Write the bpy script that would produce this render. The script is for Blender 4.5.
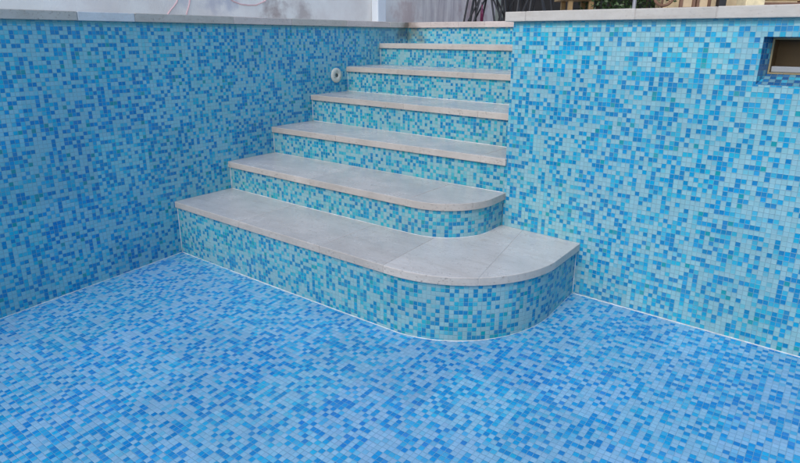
import bpy, bmesh, math, random
from mathutils import Vector, Matrix
C = bpy.context.scene.collection
for o in list(bpy.data.objects): bpy.data.objects.remove(o)
random.seed(7)
S = 0.02                                   # one mosaic tile with its joint: 20 mm

# ------------------------------------------------------------------ camera
cam_d = bpy.data.cameras.new('camera'); cam = bpy.data.objects.new('camera', cam_d); C.objects.link(cam)
yaw, pitch, roll = .65426, .29777, .00349
Fw = Vector((-math.sin(yaw)*math.cos(pitch), math.cos(yaw)*math.cos(pitch), -math.sin(pitch)))
Rt = Vector((math.cos(yaw), math.sin(yaw), 0)); Up = Rt.cross(Fw)
Rt, Up = Rt*math.cos(roll)+Up*math.sin(roll), Up*math.cos(roll)-Rt*math.sin(roll)
M = Matrix((Rt, Up, -Fw)).transposed().to_4x4(); M.translation = Vector((3.13789, -1.86990, 1.29167))
cam.matrix_world = M
cam_d.sensor_width = 36; cam_d.lens = 580.545/800*36
cam_d.shift_x = 0; cam_d.shift_y = -(231.5-214.38)/800
cam_d.clip_start = .05; cam_d.clip_end = 500
bpy.context.scene.camera = cam

# ------------------------------------------------------------------ sky, sun, exposure
SUN_DIR = Vector((.05, -.78, .70)).normalized()      # towards the sun, behind thin haze
w = bpy.data.worlds.new('World'); bpy.context.scene.world = w; w.use_nodes = True
nt = w.node_tree; bg = nt.nodes['Background']
sky = nt.nodes.new('ShaderNodeTexSky'); sky.sky_type = 'NISHITA'; sky.sun_disc = False
sky.sun_elevation = math.asin(SUN_DIR.z); sky.sun_rotation = math.atan2(SUN_DIR.x, SUN_DIR.y)
sky.air_density = 1.0; sky.dust_density = 1.0; sky.ozone_density = 1.4
nt.links.new(sky.outputs[0], bg.inputs[0]); bg.inputs[1].default_value = .15
sd = bpy.data.lights.new('sun', 'SUN'); sd.energy = 1.05; sd.angle = math.radians(28); sd.color = (1, .93, .84)
so = bpy.data.objects.new('sun', sd); C.objects.link(so); so.rotation_euler = SUN_DIR.to_track_quat('Z', 'Y').to_euler()
vs = bpy.context.scene.view_settings; vs.view_transform = 'Standard'; vs.look = 'None'; vs.gamma = 1; vs.use_curve_mapping = False
vs.exposure = 0.62

# ------------------------------------------------------------------ helpers
def tag(o, label=None, cat=None, group=None, kind=None):
    for k, v in (('label', label), ('category', cat), ('group', group), ('kind', kind)):
        if v: o[k] = v
    return o
def empty(name, loc, label, cat, group=None):
    o = bpy.data.objects.new(name, None); C.objects.link(o); o.location = loc
    return tag(o, label, cat, group)
class MB:
    """collects faces (world coordinates) with uv in tile units"""
    def __init__(s): s.v = []; s.f = []; s.uv = []; s.mi = []
    def face(s, pts, uvs=None, mi=0):
        b = len(s.v); s.v += [tuple(p) for p in pts]; s.f.append(list(range(b, b+len(pts))))
        s.uv.append(uvs or [(p[0]/S, p[1]/S) for p in pts]); s.mi.append(mi)
    def prism(s, poly, z0, z1, u0=0.0, zb=None, bottom=True, mi=0):
        """poly counter-clockwise plan; side faces get u = running length, v = z"""
        n = len(poly); u = u0; zb = zb or (lambda x, y: z0)
        for i in range(n):
            a, b = poly[i], poly[(i+1) % n]; L = math.dist(a, b)/S
            za, zc = zb(*a), zb(*b)
            s.face([(a[0], a[1], za), (b[0], b[1], zc), (b[0], b[1], z1), (a[0], a[1], z1)],
                   [(u, za/S), (u+L, zc/S), (u+L, z1/S), (u, z1/S)], mi); u += L
        s.face([(p[0], p[1], z1) for p in poly])
        if bottom: s.face([(p[0], p[1], zb(*p)) for p in reversed(poly)])
    def box(s, c, d, rz=0, tilt=None):
        m = Matrix.Translation(c) @ Matrix.Rotation(rz, 4, 'Z')
        if tilt: m = m @ Matrix.Rotation(tilt[0], 4, tilt[1])
        x, y, z = (k/2 for k in d)
        P = [m @ Vector(p) for p in ((-x,-y,-z),(x,-y,-z),(x,y,-z),(-x,y,-z),(-x,-y,z),(x,-y,z),(x,y,z),(-x,y,z))]
        for q in ((0,1,5,4),(1,2,6,5),(2,3,7,6),(3,0,4,7),(4,5,6,7),(3,2,1,0)):
            s.face([P[k] for k in q], [(P[k].x/S, P[k].z/S) for k in q])
    def tube(s, pts, r, n=8, closed=False):
        pts = [Vector(p) for p in pts]; rings = []
        for i, p in enumerate(pts):
            if closed: t = pts[(i+1) % len(pts)]-pts[i-1]
            else: t = pts[min(i+1, len(pts)-1)]-pts[max(i-1, 0)]
            t.normalize(); a = t.cross(Vector((0, 0, 1)))
            if a.length < 1e-3: a = t.cross(Vector((0, 1, 0)))
            a.normalize(); b = t.cross(a)
            rr = r[i] if isinstance(r, (list, tuple)) else r
            rings.append([p+(a*math.cos(k*2*math.pi/n)+b*math.sin(k*2*math.pi/n))*rr for k in range(n)])
        m = len(rings)
        for i in range(m if closed else m-1):
            A, B = rings[i], rings[(i+1) % m]
            for k in range(n): s.face([A[k], A[(k+1) % n], B[(k+1) % n], B[k]])
        if not closed: s.face(list(rings[0])[::-1]); s.face(rings[-1])
    def lathe(s, prof, c, axis='X', n=32):
        """prof: (distance along axis, radius)"""
        def P(a, r, k):
            t = k*2*math.pi/n; q = (a, r*math.cos(t), r*math.sin(t))
            if axis == 'X': v = q
            elif axis == 'Z': v = (q[1], q[2], q[0])
            else: v = (q[1], q[0], q[2])
            return Vector(c)+Vector(v)
        for i in range(len(prof)-1):
            for k in range(n):
                s.face([P(*prof[i], k), P(*prof[i], k+1), P(*prof[i+1], k+1), P(*prof[i+1], k)])
    def build(s, name, mat, parent=None, weld=True, bevel=0, smooth=False, seg=2):
        me = bpy.data.meshes.new(name); me.from_pydata(s.v, [], s.f)
        ul = me.uv_layers.new(name='UVMap'); k = 0
        for fi, f in enumerate(s.f):
            for j in range(len(f)): ul.data[k].uv = s.uv[fi][j]; k += 1
        o = bpy.data.objects.new(name, me); C.objects.link(o)
        for m_ in (mat if isinstance(mat, (list, tuple)) else [mat]): me.materials.append(m_)
        for p, mi in zip(me.polygons, s.mi): p.material_index = mi
        bm = bmesh.new(); bm.from_mesh(me)
        if weld: bmesh.ops.remove_doubles(bm, verts=bm.verts, dist=1e-5)
        bmesh.ops.recalc_face_normals(bm, faces=bm.faces)
        bm.to_mesh(me); bm.free()
        if bevel:
            b = o.modifiers.new('bevel', 'BEVEL'); b.width = bevel; b.segments = seg; b.limit_method = 'ANGLE'; b.angle_limit = math.radians(35)
        if smooth:
            for p in me.polygons: p.use_smooth = True
        if parent:
            o.parent = parent
            o.matrix_parent_inverse = Matrix.Translation(-parent.location)
        return o

class NT:
    def __init__(s, name):
        s.m = bpy.data.materials.new(name); s.m.use_nodes = True; s.t = s.m.node_tree
        s.b = s.t.nodes['Principled BSDF']; s.L = s.t.links.new
    def n(s, ty, **kw):
        x = s.t.nodes.new(ty)
        for k, v in kw.items(): setattr(x, k, v)
        return x
    def put(s, sock, v):
        if isinstance(v, (int, float)): sock.default_value = v
        elif isinstance(v, tuple): sock.default_value = v if len(v) != 3 or sock.type != 'RGBA' else v+(1,)
        else: s.L(v, sock)
    def math(s, op, a, b=None, c=None, clamp=False):
        x = s.n('ShaderNodeMath', operation=op, use_clamp=clamp)
        for i, v in enumerate((a, b, c)):
            if v is not None: s.put(x.inputs[i], v)
        return x.outputs[0]
    def mix(s, fac, a, b, blend='MIX'):
        x = s.n('ShaderNodeMix', data_type='RGBA', blend_type=blend)
        s.put(x.inputs[0], fac); s.put(x.inputs[6], a); s.put(x.inputs[7], b); return x.outputs[2]
    def noise(s, scale, vec=None, detail=4, rough=.55, dim='3D'):
        x = s.n('ShaderNodeTexNoise'); x.inputs['Scale'].default_value = scale; x.inputs['Detail'].default_value = detail; x.inputs['Roughness'].default_value = rough
        if vec is not None: s.L(vec, x.inputs['Vector'])
        return x.outputs['Fac']
    def ramp(s, fac, stops, const=False):
        x = s.n('ShaderNodeValToRGB'); r = x.color_ramp; r.interpolation = 'CONSTANT' if const else 'LINEAR'
        while len(r.elements) < len(stops): r.elements.new(.5)
        for e, (p, c) in zip(r.elements, stops): e.position = p; e.color = tuple(c)+(1,) if len(c) == 3 else c
        s.L(fac, x.inputs[0]); return x.outputs[0]
    def mapr(s, v, a, b, c, d):
        x = s.n('ShaderNodeMapRange'); s.put(x.inputs[0], v)
        for i, k in enumerate((a, b, c, d)): x.inputs[i+1].default_value = k
        return x.outputs[0]
    def bump(s, h, dist, strength=1.0):
        x = s.n('ShaderNodeBump'); x.inputs['Distance'].default_value = dist; x.inputs['Strength'].default_value = strength
        s.L(h, x.inputs['Height']); s.L(x.outputs[0], s.b.inputs['Normal'])
    def pos(s): return s.n('ShaderNodeNewGeometry').outputs['Position']
    def spot(s, c, r):
        """soft blob round a world point, with a ragged edge"""
        p = s.pos(); x = s.n('ShaderNodeVectorMath', operation='DISTANCE'); s.L(p, x.inputs[0]); x.inputs[1].default_value = c
        d = s.math('ADD', x.outputs['Value'], s.mapr(s.noise(14, p), .3, .7, -r*.5, r*.5))
        return s.mapr(d, r*.15, r, 1, 0)

def mosaic(name, seed, palette, grout=(.23, .40, .445), teal_top=None, stain=None):
    t = NT(name); uv = t.n('ShaderNodeUVMap'); uv.uv_map = 'UVMap'
    off = t.n('ShaderNodeVectorMath', operation='ADD'); t.L(uv.outputs[0], off.inputs[0]); off.inputs[1].default_value = (seed*37.0+1000.3, seed*11.0+1000.35, 0)
    # slightly wandering joints
    fl = t.n('ShaderNodeVectorMath', operation='FLOOR'); t.L(off.outputs[0], fl.inputs[0])
    wn0 = t.n('ShaderNodeTexWhiteNoise', noise_dimensions='2D'); t.L(fl.outputs[0], wn0.inputs['Vector'])
    fr = t.n('ShaderNodeVectorMath', operation='FRACTION'); t.L(off.outputs[0], fr.inputs[0])
    sp = t.n('ShaderNodeSeparateXYZ'); t.L(fr.outputs[0], sp.inputs[0])
    jit = t.n('ShaderNodeSeparateColor'); t.L(wn0.outputs['Color'], jit.inputs[0])
    def edge(c, j):
        q = t.math('SUBTRACT', t.math('ABSOLUTE', t.math('SUBTRACT', t.math('ADD', c, t.mapr(j, 0, 1, -.025, .025)), .5)), 0)
        return q
    ex, ey = edge(sp.outputs[0], jit.outputs[0]), edge(sp.outputs[1], jit.outputs[1])
    m = t.math('MAXIMUM', ex, ey)
    body = t.mapr(m, .442, .478, 1, 0)                     # 1 on glass, 0 in the joint
    stops = []; acc = 0; tot = sum(p[0] for p in palette)
    for wgt, col in palette: stops.append((acc/tot, col)); acc += wgt
    col = t.ramp(wn0.outputs['Value'], stops, True)
    wn1 = t.n('ShaderNodeTexWhiteNoise', noise_dimensions='3D')
    o2 = t.n('ShaderNodeVectorMath', operation='ADD'); t.L(fl.outputs[0], o2.inputs[0]); o2.inputs[1].default_value = (5.5, 9.5, 3.3); t.L(o2.outputs[0], wn1.inputs['Vector'])
    hs = t.n('ShaderNodeHueSaturation'); t.L(col, hs.inputs['Color'])
    s1 = t.n('ShaderNodeSeparateColor'); t.L(wn1.outputs['Color'], s1.inputs[0])
    t.L(t.mapr(s1.outputs[0], 0, 1, .494, .504), hs.inputs['Hue']); t.L(t.mapr(s1.outputs[1], 0, 1, .955, 1.045), hs.inputs['Value']); t.L(t.mapr(s1.outputs[2], 0, 1, .95, 1.06), hs.inputs['Saturation'])
    # each glued sheet of 15 x 15 tiles comes from its own batch
    dv = t.n('ShaderNodeVectorMath', operation='SCALE'); t.L(off.outputs[0], dv.inputs[0]); dv.inputs['Scale'].default_value = 1/15
    df = t.n('ShaderNodeVectorMath', operation='FLOOR'); t.L(dv.outputs[0], df.inputs[0])
    wn2 = t.n('ShaderNodeTexWhiteNoise', noise_dimensions='2D'); t.L(df.outputs[0], wn2.inputs['Vector'])
    h2 = t.n('ShaderNodeHueSaturation'); t.L(hs.outputs[0], h2.inputs['Color']); t.L(t.mapr(wn2.outputs['Value'], 0, 1, .93, 1.06), h2.inputs['Value'])
    s2 = t.n('ShaderNodeSeparateColor'); t.L(wn2.outputs['Color'], s2.inputs[0]); t.L(t.mapr(s2.outputs[1], 0, 1, .494, .506), h2.inputs['Hue'])
    col = h2.outputs[0]
    # milky mottling inside each glass tile and faint limescale film
    p = t.pos(); col = t.mix(t.mapr(t.noise(190, p, 2), .35, .75, 0, .03), col, (.50, .60, .64))
    film = t.mapr(t.noise(2.3, p, 5, .6), .42, .72, 0, .04)
    col = t.mix(film, col, (.42, .52, .56))
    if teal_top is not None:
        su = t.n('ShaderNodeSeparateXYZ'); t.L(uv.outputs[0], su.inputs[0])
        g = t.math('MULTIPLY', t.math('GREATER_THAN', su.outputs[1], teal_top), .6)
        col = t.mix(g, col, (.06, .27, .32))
    gcol = t.mix(t.mapr(t.noise(6, p, 4), .3, .7, 0, 1), grout, tuple(k*.88 for k in grout))
    col = t.mix(body, gcol, col)
    if stain: 
        for c, r, sc, k in stain:
            col = t.mix(t.math('MULTIPLY', t.spot(c, r), k), col, sc)
    t.L(col, t.b.inputs['Base Color'])
    t.L(t.math('ADD', t.mapr(body, 0, 1, .85, .16), t.mapr(t.noise(3.1, p, 4), .3, .7, 0, .16)), t.b.inputs['Roughness'])
    tilt = t.math('MULTIPLY', t.math('ADD', t.math('MULTIPLY', sp.outputs[0], t.mapr(s1.outputs[0], 0, 1, -1.1, 1.1)), t.math('MULTIPLY', sp.outputs[1], t.mapr(s1.outputs[1], 0, 1, -1.1, 1.1))), 1)
    t.bump(t.math('ADD', t.mapr(m, .40, .475, 1, 0), tilt), .0009, .8)
    t.b.inputs['IOR'].default_value = 1.5; t.b.inputs['Specular IOR Level'].default_value = .28
    return t.m

LIGHT, PALE, CYAN, TEAL, AZURE, DEEP = (.25, .465, .505), (.155, .44, .52), (.04, .385, .53), (.015, .29, .34), (.0, .295, .53), (.0, .215, .435)
PAL = [(.44, LIGHT), (.09, PALE), (.16, CYAN), (.02, TEAL), (.11, AZURE), (.18, DEEP)]
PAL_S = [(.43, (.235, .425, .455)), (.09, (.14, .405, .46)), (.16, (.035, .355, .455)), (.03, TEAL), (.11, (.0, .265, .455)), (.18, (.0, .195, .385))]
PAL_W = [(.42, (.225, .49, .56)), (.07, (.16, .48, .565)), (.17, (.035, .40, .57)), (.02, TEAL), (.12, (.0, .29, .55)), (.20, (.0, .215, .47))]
PAL_F = [(.47, (.235, .46, .645)), (.08, (.135, .435, .65)), (.16, (.04, .375, .65)), (.10, (.0, .29, .62)), (.19, (.0, .225, .56))]  # same tile as the walls, with blue sky light put into its colours

def stone(name, base, spots=(), rough=.5, pits=1.0):
    t = NT(name); p = t.pos()
    oi = t.n('ShaderNodeObjectInfo')
    n1 = t.noise(5, p, 6, .6); n2 = t.noise(60, p, 4, .6)
    col = t.mix(t.mapr(n1, .3, .7, 0, 1), tuple(k*.88 for k in base), tuple(min(1, k*1.10) for k in base))
    col = t.mix(t.mapr(n2, .35, .7, 0, .22), col, tuple(k*f for k, f in zip(base, (.86, .80, .74))))
    # travertine veins
    mp = t.n('ShaderNodeMapping'); t.L(p, mp.inputs[0]); mp.inputs['Scale'].default_value = (1.2, 5, 9); mp.inputs['Rotation'].default_value = (0, 0, .4)
    col = t.mix(t.mapr(t.noise(4, mp.outputs[0], 6, .7), .50, .68, 0, .45), col, tuple(k*f for k, f in zip(base, (.78, .74, .70))))
    col = t.mix(t.mapr(t.noise(9, p, 3), .64, .74, 0, .35), col, (.50, .38, .29))
    v = t.n('ShaderNodeHueSaturation'); t.L(col, v.inputs['Color']); t.L(t.mapr(oi.outputs['Random'], 0, 1, .90, 1.08), v.inputs['Value'])
    col = v.outputs[0]
    pit = t.mapr(t.noise(110, p, 3, .6), .62, .70, 0, pits)
    col = t.mix(t.math('MULTIPLY', pit, .45), col, (.20, .15, .12))
    for c, r, sc, k in spots: col = t.mix(t.math('MULTIPLY', t.spot(c, r), k), col, sc)
    t.L(col, t.b.inputs['Base Color']); t.L(t.mapr(n1, .3, .7, rough-.1, rough+.12), t.b.inputs['Roughness'])
    h = t.math('SUBTRACT', t.math('MULTIPLY', n2, .6), pit); t.bump(h, .0022, .8)
    return t.m

def plain(name, col, rough=.6, metal=0, var=.12, scale=8, bump=0):
    t = NT(name); p = t.pos(); n = t.noise(scale, p, 5, .6)
    c = t.mix(t.mapr(n, .3, .7, 0, 1), tuple(k*(1-var) for k in col), tuple(min(1, k*(1+var)) for k in col))
    t.L(c, t.b.inputs['Base Color']); t.b.inputs['Roughness'].default_value = rough; t.b.inputs['Metallic'].default_value = metal
    if bump: t.bump(t.noise(scale*8, p, 4), bump)
    return t.m

# ------------------------------------------------------------------ measured layout (in tiles, turned to metres)
H = 68.03*S; CT = 2.25*S; Xr = 89.0*S; Yr = 39.77*S; SK = -.0491; Yb = 116.27*S
XE, YN = 7.0, -5.5                                   # far right end and near end of the pool
GX, GY = .01146, .0491
fz = lambda x, y: GX*x+GY*y
wy = lambda x: Yr+SK*(x-Xr)                          # plane of the right wall
th, nz = 1.9*S, .75*S

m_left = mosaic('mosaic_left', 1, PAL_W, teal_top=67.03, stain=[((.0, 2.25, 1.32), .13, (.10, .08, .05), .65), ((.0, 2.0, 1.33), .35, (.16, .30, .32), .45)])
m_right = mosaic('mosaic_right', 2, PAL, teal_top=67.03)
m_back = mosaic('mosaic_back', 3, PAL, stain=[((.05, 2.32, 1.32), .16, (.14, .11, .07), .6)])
m_step = mosaic('mosaic_steps', 4, PAL_S)
m_floor = mosaic('mosaic_floor', 5, PAL_F, grout=(.20, .415, .58))  # sky blue is mixed into the floor's tile and grout colours
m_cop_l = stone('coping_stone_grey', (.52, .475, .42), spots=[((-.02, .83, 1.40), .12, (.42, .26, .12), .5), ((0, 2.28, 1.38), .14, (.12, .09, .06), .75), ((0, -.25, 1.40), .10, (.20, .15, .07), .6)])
m_cop_p = stone('coping_stone_pale', (.56, .56, .56), pits=.3)
m_cop_r = stone('coping_stone_cream', (.55, .50, .44), pits=.35)
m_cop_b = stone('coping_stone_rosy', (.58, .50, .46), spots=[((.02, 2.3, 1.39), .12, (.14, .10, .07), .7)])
m_tread = stone('tread_stone', (.60, .565, .53), rough=.22, pits=.6)
m_edge = stone('sawn_stone_edge', (.52, .47, .415), rough=.7)
m_caulk = plain('white_caulk', (.60, .62, .62), .7, var=.25, scale=25)
m_grout = plain('stone_grout', (.50, .47, .44), .9)

# ------------------------------------------------------------------ ground, pool floor
g = plain('paving', (.40, .37, .33), .85, var=.12, scale=3, bump=.002)
mb = MB(); zg = H+CT-.006; cw = .31
def flat(pts): mb.face([(x, y, zg) for x, y in pts])
B = 80; yb2 = Yb+cw; xs = Xr+cw
flat([(-B, -B), (-cw, -B), (-cw, B), (-B, B)])
flat([(-cw, -B), (B, -B), (B, YN-cw), (-cw, YN-cw)])
flat([(XE+cw, YN-cw), (B, YN-cw), (B, wy(XE)+cw), (XE+cw, wy(XE)+cw)])
flat([(-cw, yb2), (B, yb2), (B, B), (-cw, B)])
flat([(xs, wy(xs)+cw), (XE+cw, wy(XE)+cw), (B, wy(XE)+cw), (B, yb2), (xs, yb2)])
tag(mb.build('ground', g, weld=False), kind='structure')
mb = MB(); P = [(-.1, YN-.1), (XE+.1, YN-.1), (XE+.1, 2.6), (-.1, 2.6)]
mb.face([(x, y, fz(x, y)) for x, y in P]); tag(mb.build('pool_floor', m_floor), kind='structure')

# ------------------------------------------------------------------ pool walls with their coping
def bead(name, pts, parent, r=.0028):
    rnd = random.Random(int(abs(pts[0][0]*913+pts[-1][1]*517+pts[0][2]*77)))
    q = []; pv = [Vector(p) for p in pts]
    for a, b in zip(pv, pv[1:]):
        k = max(1, int((b-a).length/.035)); q += [a.lerp(b, j/k) for j in range(k)]
    q.append(pv[-1]); rr = []; w_ = 1.0
    for _ in q: w_ = max(.35, min(1.25, w_+rnd.uniform(-.22, .22))); rr.append(r*w_)
    mb = MB(); mb.tube(q, rr, 8); return mb.build(name, m_caulk, parent, smooth=True)
def coping(parent, fn, cuts, mats, lo=-1.1*S, hi=cw):
    """fn(t, d) -> x, y ; t along the wall, d away from the pool; slabs between cuts"""
    for i in range(len(cuts)-1):
        a, b = cuts[i]+.0012, cuts[i+1]-.0012; mb = MB()
        q = [fn(a, lo), fn(b, lo), fn(b, hi), fn(a, hi)]
        ar = sum(q[k][0]*q[(k+1) % 4][1]-q[(k+1) % 4][0]*q[k][1] for k in range(4))
        if ar < 0: q = q[::-1]
        dz = random.uniform(-.0006, .0006)
        mb.prism(q, H+.0005, H+CT+dz); mb.build('coping_slab', mats[i % len(mats)], parent, bevel=.0035)
    mb = MB(); q = [fn(cuts[0]+.01, lo+.004), fn(cuts[-1]-.01, lo+.004), fn(cuts[-1]-.01, hi-.004), fn(cuts[0]+.01, hi-.004)]
    ar = sum(q[k][0]*q[(k+1) % 4][1]-q[(k+1) % 4][0]*q[k][1] for k in range(4))
    if ar < 0: q = q[::-1]
    mb.prism(q, H+.002, H+CT-.003); mb.build('mortar_bed', m_grout, parent)

wl = empty('pool_wall', (0, 0, 0), 'long left pool wall of blue mosaic with round inlet and grey coping, steps abut it', 'pool wall')
mb = MB(); mb.prism([(0, YN), (0, Yb+.2), (-.25, Yb+.2), (-.25, YN)], -.5, H, u0=0); mb.build('mosaic_face', m_left, wl)
cuts = [YN, -4.6, -3.7, -2.9, -2.1, -1.25, -21.8*S, -6.9*S, .50, .98, 1.53, 2.05, Yb-1.1*S]
coping(wl, lambda t, d: (-d, t), cuts, [m_cop_l]*6+[m_cop_p]+[m_cop_l, m_cop_b]*3)
bead('caulk_bead', [(0.001, y, fz(0, y)+.001) for y in (YN, -4, -2, -1, 0)], wl)

wb = empty('pool_wall', (0, Yb, 0), 'short back pool wall above the topmost step, rosy coping slabs over blue mosaic', 'pool wall')
mb = MB(); mb.prism([(0, Yb), (Xr, Yb), (Xr, Yb+.25), (0, Yb+.25)], .6, H); mb.build('mosaic_face', m_back, wb)
coping(wb, lambda t, d: (t, Yb+d), [-cw, .25, .52, .76, 1.0, 1.25, 1.5, Xr-2.4*S], [m_cop_b])

wr = empty('pool_wall', (Xr, Yr, 0), 'tall right pool wall of pale blue mosaic with skimmer opening and cream coping', 'pool wall')
def rw(x, d=0): return (x, wy(x)+d)
sx0, sx1, sz0, sz1 = 141.8*S, 159.8*S, 56.0*S, 64.75*S
mb = MB()
def rpiece(x0, x1, z0, z1):
    p = [rw(x0), rw(x1), rw(x1, .25), rw(x0, .25)]; k0 = len(mb.f); mb.prism(p, z0, z1, u0=(x0-Xr)/S)
    for j in range(k0, len(mb.f)): mb.uv[j] = [(u*1.045, v) for u, v in mb.uv[j]]
rpiece(Xr, sx0, -.4, H); rpiece(sx1, XE, -.4, H); rpiece(sx0, sx1, -.4, sz0); rpiece(sx0, sx1, sz1, H)
mb.build('mosaic_face', m_right, wr, weld=False)
mb = MB(); mb.prism([(Xr, Yr+.001), (Xr+.2, Yr+.001), (Xr+.2, Yb), (Xr, Yb)], .3, H-.001); mb.build('return_face', m_back, wr)
xc = Xr-2.0*S
coping(wr, lambda t, d: (t, wy(t)+d), [xc, 92.5*S, 117.9*S, 133.3*S, 3.12, 3.6, 4.2, 4.8, 5.6, 6.4, XE], [m_cop_r])
coping(wr, lambda t, d: (Xr+d, t), [wy(xc)+cw+.002, 1.6, 2.0, Yb+cw], [m_cop_r], lo=-2.2*S)
bead('caulk_bead', [(x, wy(x)-.001, fz(x, wy(x))+.001) for x in (109.8*S, 3, 4, 5, XE)], wr)

we = empty('pool_wall', (XE, 0, 0), 'far right end wall of the pool in blue mosaic under cream coping, out of frame', 'pool wall')
mb = MB(); mb.prism([(XE, YN), (XE+.25, YN), (XE+.25, wy(XE)), (XE, wy(XE))], -.5, H); mb.build('mosaic_face', m_right, we)
coping(we, lambda t, d: (XE+d, t), [YN, -4.5, -3.5, -2.5, -1.5, -.5, wy(XE)], [m_cop_r])
wn_ = empty('pool_wall', (0, YN, 0), 'near end wall of the pool in blue mosaic behind the viewer, out of frame', 'pool wall')
mb = MB(); mb.prism([(-.25, YN-.25), (XE+.25, YN-.25), (XE+.25, YN), (-.25, YN)], -.5, H-.001); mb.build('mosaic_face', m_left, wn_)
coping(wn_, lambda t, d: (t, YN-d), [-cw, 1, 2, 3, 4, 5, 6, XE+cw], [m_cop_r])

# ------------------------------------------------------------------ the steps
def arc(cx, cy, r, a0, a1, n=22):
    return [(cx+r*math.cos(math.radians(a0+(a1-a0)*i/n)), cy+r*math.sin(math.radians(a0+(a1-a0)*i/n))) for i in range(n+1)]
def front(i, off=0.0):
    """front line of step i (tiles), left to right, pushed out by off"""
    o = off/S
    if i == 1: return [(-1, -.2-o), (40, -.8-o), (84, -1.0-o)] + arc(84, 25.2, 26.2+o, -88, -4) + [(110.0+o, 41.6)]
    if i == 2: return [(-1, 20.0-o), (40, 19.3-o), (74, 19.3-o)] + arc(74.6, 33.6, 14.3+o, -88, -5) + [(88.9+o*.8, 39.9)]
    y = {3: (38.9, 39.75), 4: (58.1, 53.9), 5: (77.5, 73.3), 6: (97.6, 94.3)}[i]
    return [(-1, y[0]-o), (89.0+(.3 if i == 3 and off else 0), y[1]-o)]
zt = {1: 16.55, 2: 25.6, 3: 34.66, 4: 44.13, 5: 53.41, 6: 61.85}
yf = {2: 20.0, 3: 39.8, 4: 58.1, 5: 77.5, 6: 97.7, 7: 116.4}
def clip(poly, n, c):
    out = []
    for k in range(len(poly)):
        a, b = poly[k], poly[(k+1) % len(poly)]; da, db = a[0]*n[0]+a[1]*n[1]-c, b[0]*n[0]+b[1]*n[1]-c
        if da >= 0: out.append(a)
        if (da >= 0) != (db >= 0): t = da/(da-db); out.append((a[0]+t*(b[0]-a[0]), a[1]+t*(b[1]-a[1])))
    return out
# slab joints on each tread: a point and the joint's direction
joints = {1: [((31, 5), (0, 1)), ((62, 5), (0, 1)), ((81, 12), (-.06, 1)), ((97, 30), (-.2, 1))],
          2: [((38, 25), (0, 1)), ((73, 25), (0, 1))], 3: [((30, 45), (0, 1)), ((82, 45), (0, 1))],
          4: [((44, 60), (0, 1)), ((72, 60), (0, 1))], 5: [((26, 80), (0, 1)), ((58, 80), (0, 1))], 6: [((36, 100), (0, 1)), ((66, 100), (0, 1))]}
steps = empty('pool_steps', (0, 0, 0), 'flight of six pool steps, blue mosaic risers and pale stone treads, lowest two rounded', 'steps')
for i in range(1, 7):
    z1 = zt[i]*S-th; z0 = -.35 if i == 1 else zt[i-1]*S-th-.02
    f = front(i); back = yf[i+1]+2.0
    poly = f+[(f[-1][0], max(back, f[-1][1]+.5) if i > 2 else f[-1][1]+1.2)]
    if i <= 2: poly += [(60, f[-1][1]+1.2), (60, back), (-1, back)]
    else: poly += [(-1, back)]
    mb = MB(); mb.prism([(x*S, y*S) for x, y in poly], z0, z1, u0=i*13.37); riser = mb.build('riser', m_step, steps)
    # tread slabs over a thin mortar bed
    f = front(i, nz); yb_ = yf[i+1]+1.0
    if i == 1: poly = f+[(-1, 42.0)]
    elif i == 2: poly = f+[(-1, 41.0)]
    else: poly = f+[(f[-1][0], yb_), (-1, yb_)]
    tread = empty('tread', (0, 0, 0), None, None); tread.parent = steps
    mb = MB(); c_ = (sum(p[0] for p in poly)/len(poly), sum(p[1] for p in poly)/len(poly))
    bedp = [(x+(c_[0]-x)*.004, y+(c_[1]-y)*.012) for x, y in poly]
    mb.prism([(x*S, y*S) for x, y in bedp], z1+.001, zt[i]*S-.0016); mb.build('mortar_bed', m_grout, tread)
    rest = poly
    for (pt, dr) in joints[i]+[None] if False else joints[i]:
        L = math.hypot(*dr); n = (dr[1]/L, -dr[0]/L)
        if n[0] < 0: n = (-n[0], -n[1])
        c = pt[0]*n[0]+pt[1]*n[1]
        piece = clip(rest, (-n[0], -n[1]), -(c-.025)); rest = clip(rest, n, c+.025)
        mb = MB(); mb.prism([(x*S, y*S) for x, y in piece], z1, zt[i]*S+random.uniform(-.0004, .0004), mi=1); mb.build('stone_slab', [m_tread, m_edge], tread, bevel=.003)
    mb = MB(); mb.prism([(x*S, y*S) for x, y in rest], z1, zt[i]*S, mi=1); mb.build('stone_slab', [m_tread, m_edge], tread, bevel=.003)
    # white sealant in the corners
    ff = front(i); y0 = ff[0][1]
    zb = fz(0, y0*S) if i == 1 else zt[i-1]*S
    bead('caulk_bead', [(.002, y0*S-.002, zb), (.002, y0*S-.002, z1)], steps, .0026)
    if i == 1:
        pts = [(max(x, .1)*S, y*S-.001, fz(x*S, y*S)+.001) for x, y in ff]; bead('caulk_bead', pts, steps, .0024)
        x, y = ff[-1]; yy = wy(x*S)-.001
        bead('caulk_bead', [(x*S+.001, yy, fz(x*S, yy)), (x*S+.001, yy, z1)], steps, .0022)
    elif i <= 5:
        bead('caulk_bead', [(max(x, .1)*S, y*S-.001, zb+.0005) for x, y in ff[:-1]]+[(ff[-1][0]*S, (ff[-1][1]-.3)*S, zb+.0005)], steps, .0018)

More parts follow.
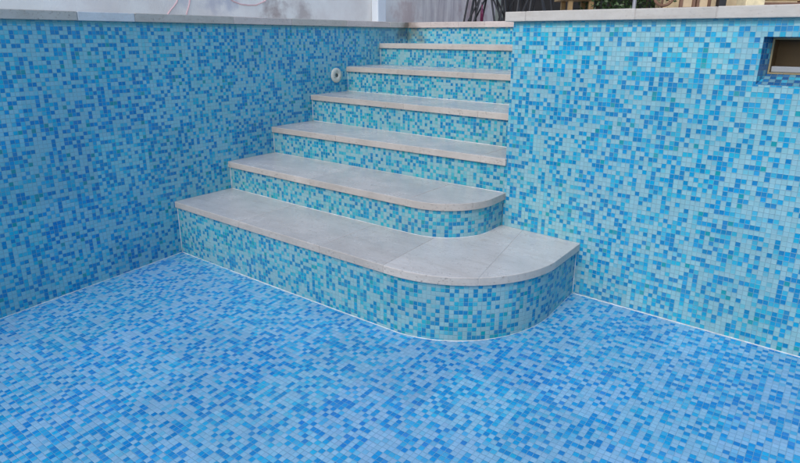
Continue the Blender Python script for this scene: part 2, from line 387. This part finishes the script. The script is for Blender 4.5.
# ------------------------------------------------------------------ inlet fitting in the left wall
m_abs = plain('aged_white_plastic', (.62, .60, .50), .35, var=.08, scale=40)
m_scr = plain('screw_steel', (.30, .28, .24), .4, .8)
m_hole = plain('dark_pipe', (.05, .035, .025), .6)
inl = empty('inlet_fitting', (0, 70.9*S, 50.4*S), 'round ivory plastic water inlet with dark hole in the left wall', 'pool fitting')
mb = MB(); mb.lathe([(-.004, 2.75*S), (.006, 2.75*S), (.011, 2.5*S), (.013, 2.0*S), (.0135, 1.2*S), (.010, 1.05*S), (.008, .62*S), (-.03, .55*S)], (0, 70.9*S, 50.4*S)); mb.build('flange', m_abs, inl, smooth=True)
mb = MB(); mb.lathe([(.0082, .64*S), (.0088, .5*S), (-.028, .48*S), (-.03, .0001)], (0.001, 70.9*S, 50.4*S)); mb.build('nozzle_opening', m_hole, inl, smooth=True)
for a in (90, 210, 330):
    mb = MB(); c = (.0125, 70.9*S+math.cos(math.radians(a))*1.65*S, 50.4*S+math.sin(math.radians(a))*1.65*S); mb.lathe([(0, .0035), (.0025, .0035), (.003, .0001)], c, n=12)
    mb.build('screw', m_scr, inl)

# ------------------------------------------------------------------ skimmer in the right wall
sk = empty('skimmer', ((sx0+sx1)/2, wy(150*S), sz0), 'rectangular skimmer opening near the coping with brown inside and white flap', 'pool skimmer')
ix0, ix1, iz0, iz1, dp = 142.95*S, 158.7*S, 57.9*S, 64.55*S, 4*S
def W(x, z, d): return (x, wy(x)+d, z)
mb = MB()
def quad(a, b, c, d, uv): mb.face([a, b, c, d], uv)
k = lambda x: x/S
quad(W(sx0, sz0, 0), W(sx0, sz1, 0), W(ix0, iz1, dp), W(ix0, iz0, dp), [(0.5, k(sz0)), (0.5, k(sz1)), (4.5, k(iz1)), (4.5, k(iz0))])
quad(W(sx0, sz0, 0), W(ix0, iz0, dp), W(ix1, iz0, dp), W(sx1, sz0, 0), [(k(sx0), .5), (k(ix0), 4.5), (k(ix1), 4.5), (k(sx1), .5)])
quad(W(sx1, sz0, 0), W(ix1, iz0, dp), W(ix1, iz1, dp), W(sx1, sz1, 0), [(0.5, k(sz0)), (4.5, k(iz0)), (4.5, k(iz1)), (.5, k(sz1))])
quad(W(sx0, sz1, 0), W(sx1, sz1, 0), W(ix1, iz1, dp), W(ix0, iz1, dp), [(k(sx0), .5), (k(sx1), .5), (k(ix1), 4.5), (k(ix0), 4.5)])
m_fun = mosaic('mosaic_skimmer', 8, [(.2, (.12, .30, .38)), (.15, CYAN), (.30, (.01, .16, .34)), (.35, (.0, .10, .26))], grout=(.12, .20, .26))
mb.build('tiled_surround', m_fun, sk, weld=False)
m_frame = plain('skimmer_beige_plastic', (.30, .23, .12), .4); m_thr = plain('skimmer_brown_inside', (.27, .165, .075), .5, var=.2, scale=9)
mb = MB(); e = .006
for (a, b, c, d) in ((ix0, ix1, iz0, iz0+e), (ix0, ix1, iz1-e, iz1), (ix0, ix0+e, iz0+e, iz1-e), (ix1-e, ix1, iz0+e, iz1-e)):
    mb.prism([rw(a, dp-.003), rw(b, dp-.003), rw(b, dp+.012), rw(a, dp+.012)], c, d)
mb.build('skimmer_frame', m_frame, sk, weld=False, bevel=.001)
for x in (ix0+.05, ix0+.16, ix1-.05):
    for z in (iz0+.003, iz1-.003):
        mb = MB(); mb.lathe([(.001, .0001), (.0, .0024), (.004, .0024)], W(x, z, dp-.005), 'Y', 10); mb.build('screw', m_scr, sk)
mb = MB(); a, b, c, d, f = ix0+.001, ix1-.001, iz0+.001, iz1-.001, dp+.20
mb.face([W(a, c, dp), W(a, d, dp), W(a, d, f), W(a, c, f)]); mb.face([W(b, c, dp), W(b, c, f), W(b, d, f), W(b, d, dp)])
mb.face([W(a, d, dp), W(b, d, dp), W(b, d, f), W(a, d, f)]); mb.face([W(a, c, dp), W(a, c, f), W(b, c, f), W(b, c, dp)])
mb.face([W(a, c, f), W(a, d, f), W(b, d, f), W(b, c, f)]); mb.build('skimmer_throat', m_thr, sk, weld=False)
mb = MB(); mb.prism([rw(ix0+.008, dp+.014), rw(ix1-.008, dp+.014), rw(ix1-.008, dp+.05), rw(ix0+.008, dp+.05)], iz0+e, iz0+e+.022)
mb.build('weir_flap', plain('flap_white', (.36, .37, .38), .5), sk, bevel=.003)

# ------------------------------------------------------------------ beyond the left coping: rendered house wall, pipe
def plaster():
    t = NT('stained_plaster'); p = t.pos(); base = (.88, .85, .80)
    n = t.noise(2.2, p, 6, .62); col = t.mix(t.mapr(n, .42, .6, 0, .5), base, (.68, .60, .56))
    mp = t.n('ShaderNodeMapping'); t.L(p, mp.inputs[0]); mp.inputs['Scale'].default_value = (1, 9, 1.2)
    sx = t.n('ShaderNodeSeparateXYZ'); t.L(p, sx.inputs[0])
    far = t.mapr(sx.outputs[1], 2.45, 3.3, 0, 1)
    streak = t.mapr(t.noise(1.6, mp.outputs[0], 6, .65), .36, .62, 0, 1)
    col = t.mix(t.math('MULTIPLY', streak, t.math('MULTIPLY', far, .75)), col, (.30, .27, .31))
    col = t.mix(t.math('MULTIPLY', far, .35), col, (.50, .40, .42))
    for c, r, sc, k in (((-.33, 1.12, 1.44), .13, (.34, .24, .22), .75), ((-.33, 1.42, 1.46), .12, (.38, .30, .28), .6), ((-.33, .62, 1.50), .10, (.42, .42, .50), .6), ((-.33, .74, 1.50), .09, (.40, .42, .52), .6),
                        ((-.33, .40, 1.50), .06, (.5, .5, .56), .5), ((-.33, 2.75, 1.46), .25, (.45, .28, .26), .5), ((-.33, 4.0, 1.5), .35, (.33, .18, .18), .5)):
        col = t.mix(t.math('MULTIPLY', t.spot(c, r), k), col, sc)
    t.L(col, t.b.inputs['Base Color']); t.b.inputs['Roughness'].default_value = .9; t.bump(t.noise(90, p, 4), .002, .6); return t.m
hx = -.33
hw = empty('house_wall', (hx, 0, zg), 'white rendered wall with grey mould stains and red chalk marks behind the left coping', 'wall')
mb = MB(); mb.prism([(hx, -4.5), (hx, 4.45), (hx-.2, 4.45), (hx-.2, -4.5)], zg-.02, zg+1.9); mb.build('render', plaster(), hw)
mb = MB(); mb.prism([(hx+.02, -4.52), (hx+.02, 4.47), (hx-.22, 4.47), (hx-.22, -4.52)], zg+1.9, zg+1.96); mb.build('wall_cap', m_cop_p, hw, bevel=.004)
m_ch = plain('red_chalk', (.74, .50, .50), .9)
for pts in ([(.270, 1.415), (.30, 1.448), (.323, 1.468), (.345, 1.492), (.36, 1.53), (.37, 1.58)], [(.405, 1.42), (.41, 1.435), (.43, 1.478), (.44, 1.51), (.445, 1.56)],
            [(.72, 1.55), (.773, 1.517), (.838, 1.500), (.898, 1.497), (.968, 1.500), (1.05, 1.53), (1.09, 1.57)]):
    mb = MB(); mb.tube([(hx+.0005, y, z) for y, z in pts], .0048, 6); mb.build('chalk_line', m_ch, hw)
pp = empty('downpipe', (hx+.04, 2.29, zg), 'white square downpipe standing against the stained rendered wall', 'pipe')
mb = MB(); mb.prism([(hx+.001, 2.23), (hx+.075, 2.23), (hx+.075, 2.345), (hx+.001, 2.345)], zg, zg+1.88); mb.build('pipe_shaft', plain('white_pvc', (.74, .78, .82), .35, var=.04), pp, bevel=.008)
mb = MB(); mb.prism([(hx+.0005, 2.215), (hx+.08, 2.215), (hx+.08, 2.36), (hx+.0005, 2.36)], zg+.75, zg+.79); mb.build('pipe_clip', plain('clip_grey', (.5, .52, .55), .5), pp, bevel=.002)

# ------------------------------------------------------------------ black wire stools behind the back coping
m_blk = plain('black_steel', (.018, .018, .022), .45, var=.2)
def wire_stool(x, y, rz, label, w_=.30, h=.62):
    o = empty('wire_stool', (x, y, zg), label, 'stool', 'black wire stools behind the back coping')
    R_ = Matrix.Translation((x, y, zg)) @ Matrix.Rotation(rz, 4, 'Z'); r = .0085
    for sx, sy in ((-1, -1), (1, -1), (1, 1), (-1, 1)):
        mb = MB(); q = [R_ @ Vector(p) for p in ((sx*w_*.32, sy*w_*.32, h), (sx*w_*.62, sy*w_*.50, .005), (sx*w_*.30, sy*w_*.62, .005), (sx*w_*-.12, sy*w_*.32, h))]
        mb.tube(q[:2], r); mb.tube(q[2:], r); mb.tube(q[1:3], r); mb.build('leg', m_blk, o)
    for a in (0, 90):
        mb = MB(); ca, sa = math.cos(math.radians(a)), math.sin(math.radians(a))
        for s_ in (-1, 1):
            P = lambda u, v, z: R_ @ Vector((u*ca-v*sa, u*sa+v*ca, z))
            mb.tube([P(-w_*.5, s_*w_*.45, .02), P(w_*.4, s_*w_*.36, h*.9)], r*.9); mb.tube([P(w_*.5, s_*w_*.45, .02), P(-w_*.4, s_*w_*.36, h*.9)], r*.9)
        mb.build('cross_brace', m_blk, o)
    mb = MB(); mb.lathe([(h, .0001), (h, w_*.5), (h+.008, w_*.53), (h+.022, w_*.53), (h+.028, w_*.5), (h+.028, .0001)], (x, y, zg), 'Z', 28); mb.build('seat', m_blk, o)
    return o
wire_stool(.44, 2.92, .35, 'left one of two black wire stools, standing in front of the stained wall')
wire_stool(.70, 3.13, 1.0, 'right one of two black wire stools, partly hidden by the cream coping')
bo = empty('bottle', (.505, 2.70, zg), 'small dark red bottle standing between the black stool legs', 'bottle')
m_red = plain('dark_red_glass', (.10, .005, .04), .2)
mb = MB(); mb.lathe([(0, .0001), (0, .014), (.10, .014), (.12, .007), (.15, .006), (.151, .0001)], (.505, 2.70, zg), 'Z', 16); mb.build('glass_body', m_red, bo, smooth=True)
mb = MB(); mb.lathe([(.1505, .008), (.17, .008), (.171, .0001)], (.505, 2.70, zg), 'Z', 12); mb.build('cap', m_blk, bo)

# ------------------------------------------------------------------ dark shed, hedge, and the things on the terrace
def shed():
    o = empty('shed', (-.6, 6.7, zg), 'dark boarded shed wall beyond the steps', 'shed')
    t = NT('dark_boards'); p = t.pos(); c = t.mix(t.mapr(t.noise(5, p, 4), .3, .7, 0, 1), (.006, .006, .007), (.016, .015, .016)); t.L(c, t.b.inputs['Base Color']); t.b.inputs['Roughness'].default_value = .8  # near-black board colour
    a, b = Vector((-1.15, 6.2)), Vector((1.7, 8.37)); d = (b-a).normalized(); n = Vector((-d.y, d.x)); L = (b-a).length; k = 0
    mb = MB()
    while k*.14 < L:
        p0, p1 = a+d*(k*.14+.003), a+d*min(L, k*.14+.137); dn = n*(.006 if k % 2 else 0)
        mb.prism([tuple(p0+dn), tuple(p1+dn), tuple(p1+n*.05), tuple(p0+n*.05)], zg, zg+2.3); k += 1
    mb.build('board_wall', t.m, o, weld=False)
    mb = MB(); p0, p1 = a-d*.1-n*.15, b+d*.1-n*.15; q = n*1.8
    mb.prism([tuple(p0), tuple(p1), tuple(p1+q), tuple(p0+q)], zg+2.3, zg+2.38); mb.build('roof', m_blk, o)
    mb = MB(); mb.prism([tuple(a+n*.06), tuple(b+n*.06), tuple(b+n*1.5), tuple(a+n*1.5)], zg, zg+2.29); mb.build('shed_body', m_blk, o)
shed()
def hedge():
    t = NT('hedge_leaf'); oi = t.pos(); c = t.mix(t.mapr(t.noise(9, oi, 3), .35, .65, 0, 1), (.015, .04, .012), (.05, .10, .025)); t.L(c, t.b.inputs['Base Color']); t.b.inputs['Roughness'].default_value = .5
    o = empty('bush', (.72, 5.95, zg), 'dark green leafy bush between the green bench and the sandy wall', 'bush')
    mb = MB(); rnd = random.Random(3)
    for i in range(5200):
        u, v, z = rnd.uniform(-1, 1), rnd.uniform(-1, 1), rnd.random()
        r = 1-.12*rnd.random()-.25*z*z*abs(u)
        c = Vector((.72+u*.62*r*.8-v*.2, 5.95+u*.62*r*.6+v*.28, zg+.02+z*(1.15+.12*math.sin(u*7))))
        s_ = rnd.uniform(.018, .036); a = Vector([rnd.gauss(0, 1) for _ in range(3)]).normalized(); b = a.cross(Vector([rnd.gauss(0, 1) for _ in range(3)])).normalized()
        mb.face([c-a*s_, c-b*s_*.45, c+a*s_, c+b*s_*.45])
    mb.build('foliage', t.m, o, weld=False)
    mb = MB()
    for i in range(6):
        x = .4+i*.12; mb.tube([(x, 5.72+i*.09, zg), (x+.03, 5.74+i*.09, zg+.5), (x-.04, 5.77+i*.09, zg+.95)], [.018, .012, .005], 6)
    mb.build('stem', plain('bark', (.08, .06, .04), .9), o)
hedge()
m_wood = plain('pale_timber', (.30, .19, .08), .6, var=.2, scale=12)
m_brn = plain('brown_timber', (.20, .11, .07), .65, var=.25, scale=12)
def bench():
    o = empty('garden_bench', (.22, 5.05, zg), 'low wooden bench with pale timber legs and bright green cushion before the dark shed', 'bench')
    c = Vector((.30, 5.42)); d = Vector((.81, .59)); n = Vector((-d.y, d.x)); rz = math.atan2(d.y, d.x)
    for u in (-.12, .13):
        for v in (0, .36):
            p = c+d*u+n*v; mb = MB(); mb.box((p.x, p.y, zg+.16), (.055, .055, .32), rz); mb.build('leg', m_wood, o, bevel=.004)
    p = c+n*.17; mb = MB(); mb.box((p.x, p.y, zg+.33), (.46, .44, .02), rz); mb.build('seat', m_wood, o, bevel=.004)
    mb = MB(); mb.box((p.x, p.y, zg+.375), (.46, .42, .068), rz); mb.build('cushion', plain('green_cloth', (.03, .33, .05), .8), o, bevel=.02, seg=3)
    return o
bench()
po = empty('steel_post', (.98, 5.3, zg), 'slim grey steel post in front of the dark green bush', 'post')
mb = MB(); mb.tube([(.98, 5.3, zg+.006), (.98, 5.3, zg+1.6)], .021, 14); mb.build('post_shaft', plain('galvanised', (.42, .42, .45), .4, .6), po, smooth=False)
mb = MB(); mb.box((.98, 5.3, zg+.004), (.12, .12, .008), .6); mb.build('base_plate', plain('galvanised_plate', (.35, .35, .38), .5, .6), po)
# sandy rendered wall across the terrace
gw = empty('garden_wall', (1.3, 6.6, zg), 'sand coloured rendered garden wall behind the terrace clutter', 'wall')
a, b = Vector((1.12, 5.905)), Vector((7.5, 10.6)); d = (b-a).normalized(); n = Vector((-d.y, d.x)); rzt = math.atan2(d.y, d.x)
mb = MB(); mb.prism([tuple(a), tuple(b), tuple(b+n*.2), tuple(a+n*.2)], zg, zg+1.5); mb.build('render', plain('sand_render', (.66, .52, .32), .95, var=.2, scale=5, bump=.004), gw)
mb = MB(); mb.prism([tuple(a-n*.03-d*.02), tuple(b-n*.03), tuple(b+n*.23), tuple(a+n*.23-d*.02)], zg+1.5, zg+1.56); mb.build('wall_cap', m_cop_r, gw)
def on(px_t, off): return Vector((1.24, 4.87))+d*px_t+n*off
# hose reel wheel
p = on(.29, .3); wh = empty('cart_wheel', (p.x, p.y, zg), 'small brown spoked cart wheel leaning by the sandy wall', 'wheel')
ax = Matrix.Translation((p.x, p.y, zg+.33)) @ Matrix.Rotation(rzt, 4, 'Z')
mb = MB(); mb.tube([ax @ Vector((.105*math.cos(t), 0, .105*math.sin(t))) for t in [k*math.pi/16 for k in range(32)]], .016, 8, closed=True); mb.build('rim', m_brn, wh)
for q in range(6):
    t = q*math.pi/3+.3; mb = MB(); mb.tube([ax @ Vector((.015*math.cos(t), 0, .015*math.sin(t))), ax @ Vector((.1*math.cos(t), 0, .1*math.sin(t)))], .006, 6); mb.build('spoke', m_brn, wh)
mb = MB(); mb.tube([ax @ Vector((0, -.025, 0)), ax @ Vector((0, .025, 0))], .022, 12); mb.build('hub', m_blk, wh)
mb = MB(); mb.tube([ax @ Vector((0, .03, 0)), ax @ Vector((0, .03, -.325))], .012, 8); mb.tube([ax @ Vector((-.1, .03, -.32)), ax @ Vector((.1, .03, -.32))], .010, 8); mb.build('stand', m_brn, wh)
# framed panels
def panel(u, w_, label, grp='brown framed panels on the terrace'):
    p = on(u, .12); o = empty('framed_panel', (p.x, p.y, zg), label, 'panel', grp); h = .75
    mm = Matrix.Translation((p.x, p.y, zg)) @ Matrix.Rotation(rzt, 4, 'Z')
    def bx(name, c, s_, m): 
        mb = MB(); cc = mm @ Vector(c); mb.box(cc, s_, rzt); mb.build(name, m, o, bevel=.002)
    for sx in (-1, 1): bx('stile', (sx*(w_/2-.014), 0, h/2), (.028, .04, h), m_brn)
    bx('rail', (0, 0, .185), (w_-.058, .038, .03), m_brn); bx('rail', (0, 0, h-.016), (w_-.058, .038, .03), m_brn)
    bx('infill', (0, .004, h/2+.085), (w_-.058, .014, h-.235), plain('tan_board', (.62, .47, .30), .7))
panel(.47, .16, 'left one of two narrow brown framed tan panels beside the black post')
panel(.64, .15, 'right one of two narrow brown framed tan panels, touching the black post')
p = on(.78, .02); bp_ = empty('black_post', (p.x, p.y, zg), 'thick black upright post between the framed panels and the cream block', 'post')
mb = MB(); mb.box((p.x, p.y, zg+.55), (.075, .075, 1.1), rzt); mb.build('post_shaft', m_blk, bp_, bevel=.004)
mb = MB(); mb.box((p.x, p.y, zg+1.108), (.09, .09, .016), rzt); mb.build('post_cap', m_blk, bp_)
p = on(1.02, -.1); cb = empty('stone_pillar', (p.x, p.y, zg), 'short cream stone pillar standing behind the right coping', 'pillar')
mb = MB(); mb.box((p.x, p.y, zg+.45), (.19, .19, .9), rzt); mb.build('shaft', plain('cream_stone', (.78, .66, .42), .8, var=.15, scale=14, bump=.004), cb, bevel=.006)
mb = MB(); mb.box((p.x, p.y, zg+.925), (.24, .24, .05), rzt); mb.build('pillar_cap', plain('cream_cap', (.72, .62, .44), .8), cb, bevel=.005)
p = on(1.62, -.02); tb = empty('timber_crate', (p.x, p.y, zg), 'long brown timber crate with tan boards to the right of the cream pillar', 'crate')
for zz, hh, mt in ((.10, .10, m_brn), (.215, .06, m_brn), (.285, .055, m_wood), (.36, .08, m_brn), (.46, .08, m_wood)):
    mb = MB(); mb.box((p.x, p.y, zg+zz), (.92, .03, hh), rzt); mb.build('board', mt, tb, bevel=.003)
for su in (-.44, 0, .44):
    q = p+d*su+n*.05; mb = MB(); mb.box((q.x, q.y, zg+.26), (.05, .06, .52), rzt); mb.build('crate_post', m_brn, tb)
for zz in (.12, .40):
    q = p+n*.45; mb = MB(); mb.box((q.x, q.y, zg+zz), (.92, .03, .12), rzt); mb.build('board', m_brn, tb)
bpy.context.view_layer.update()
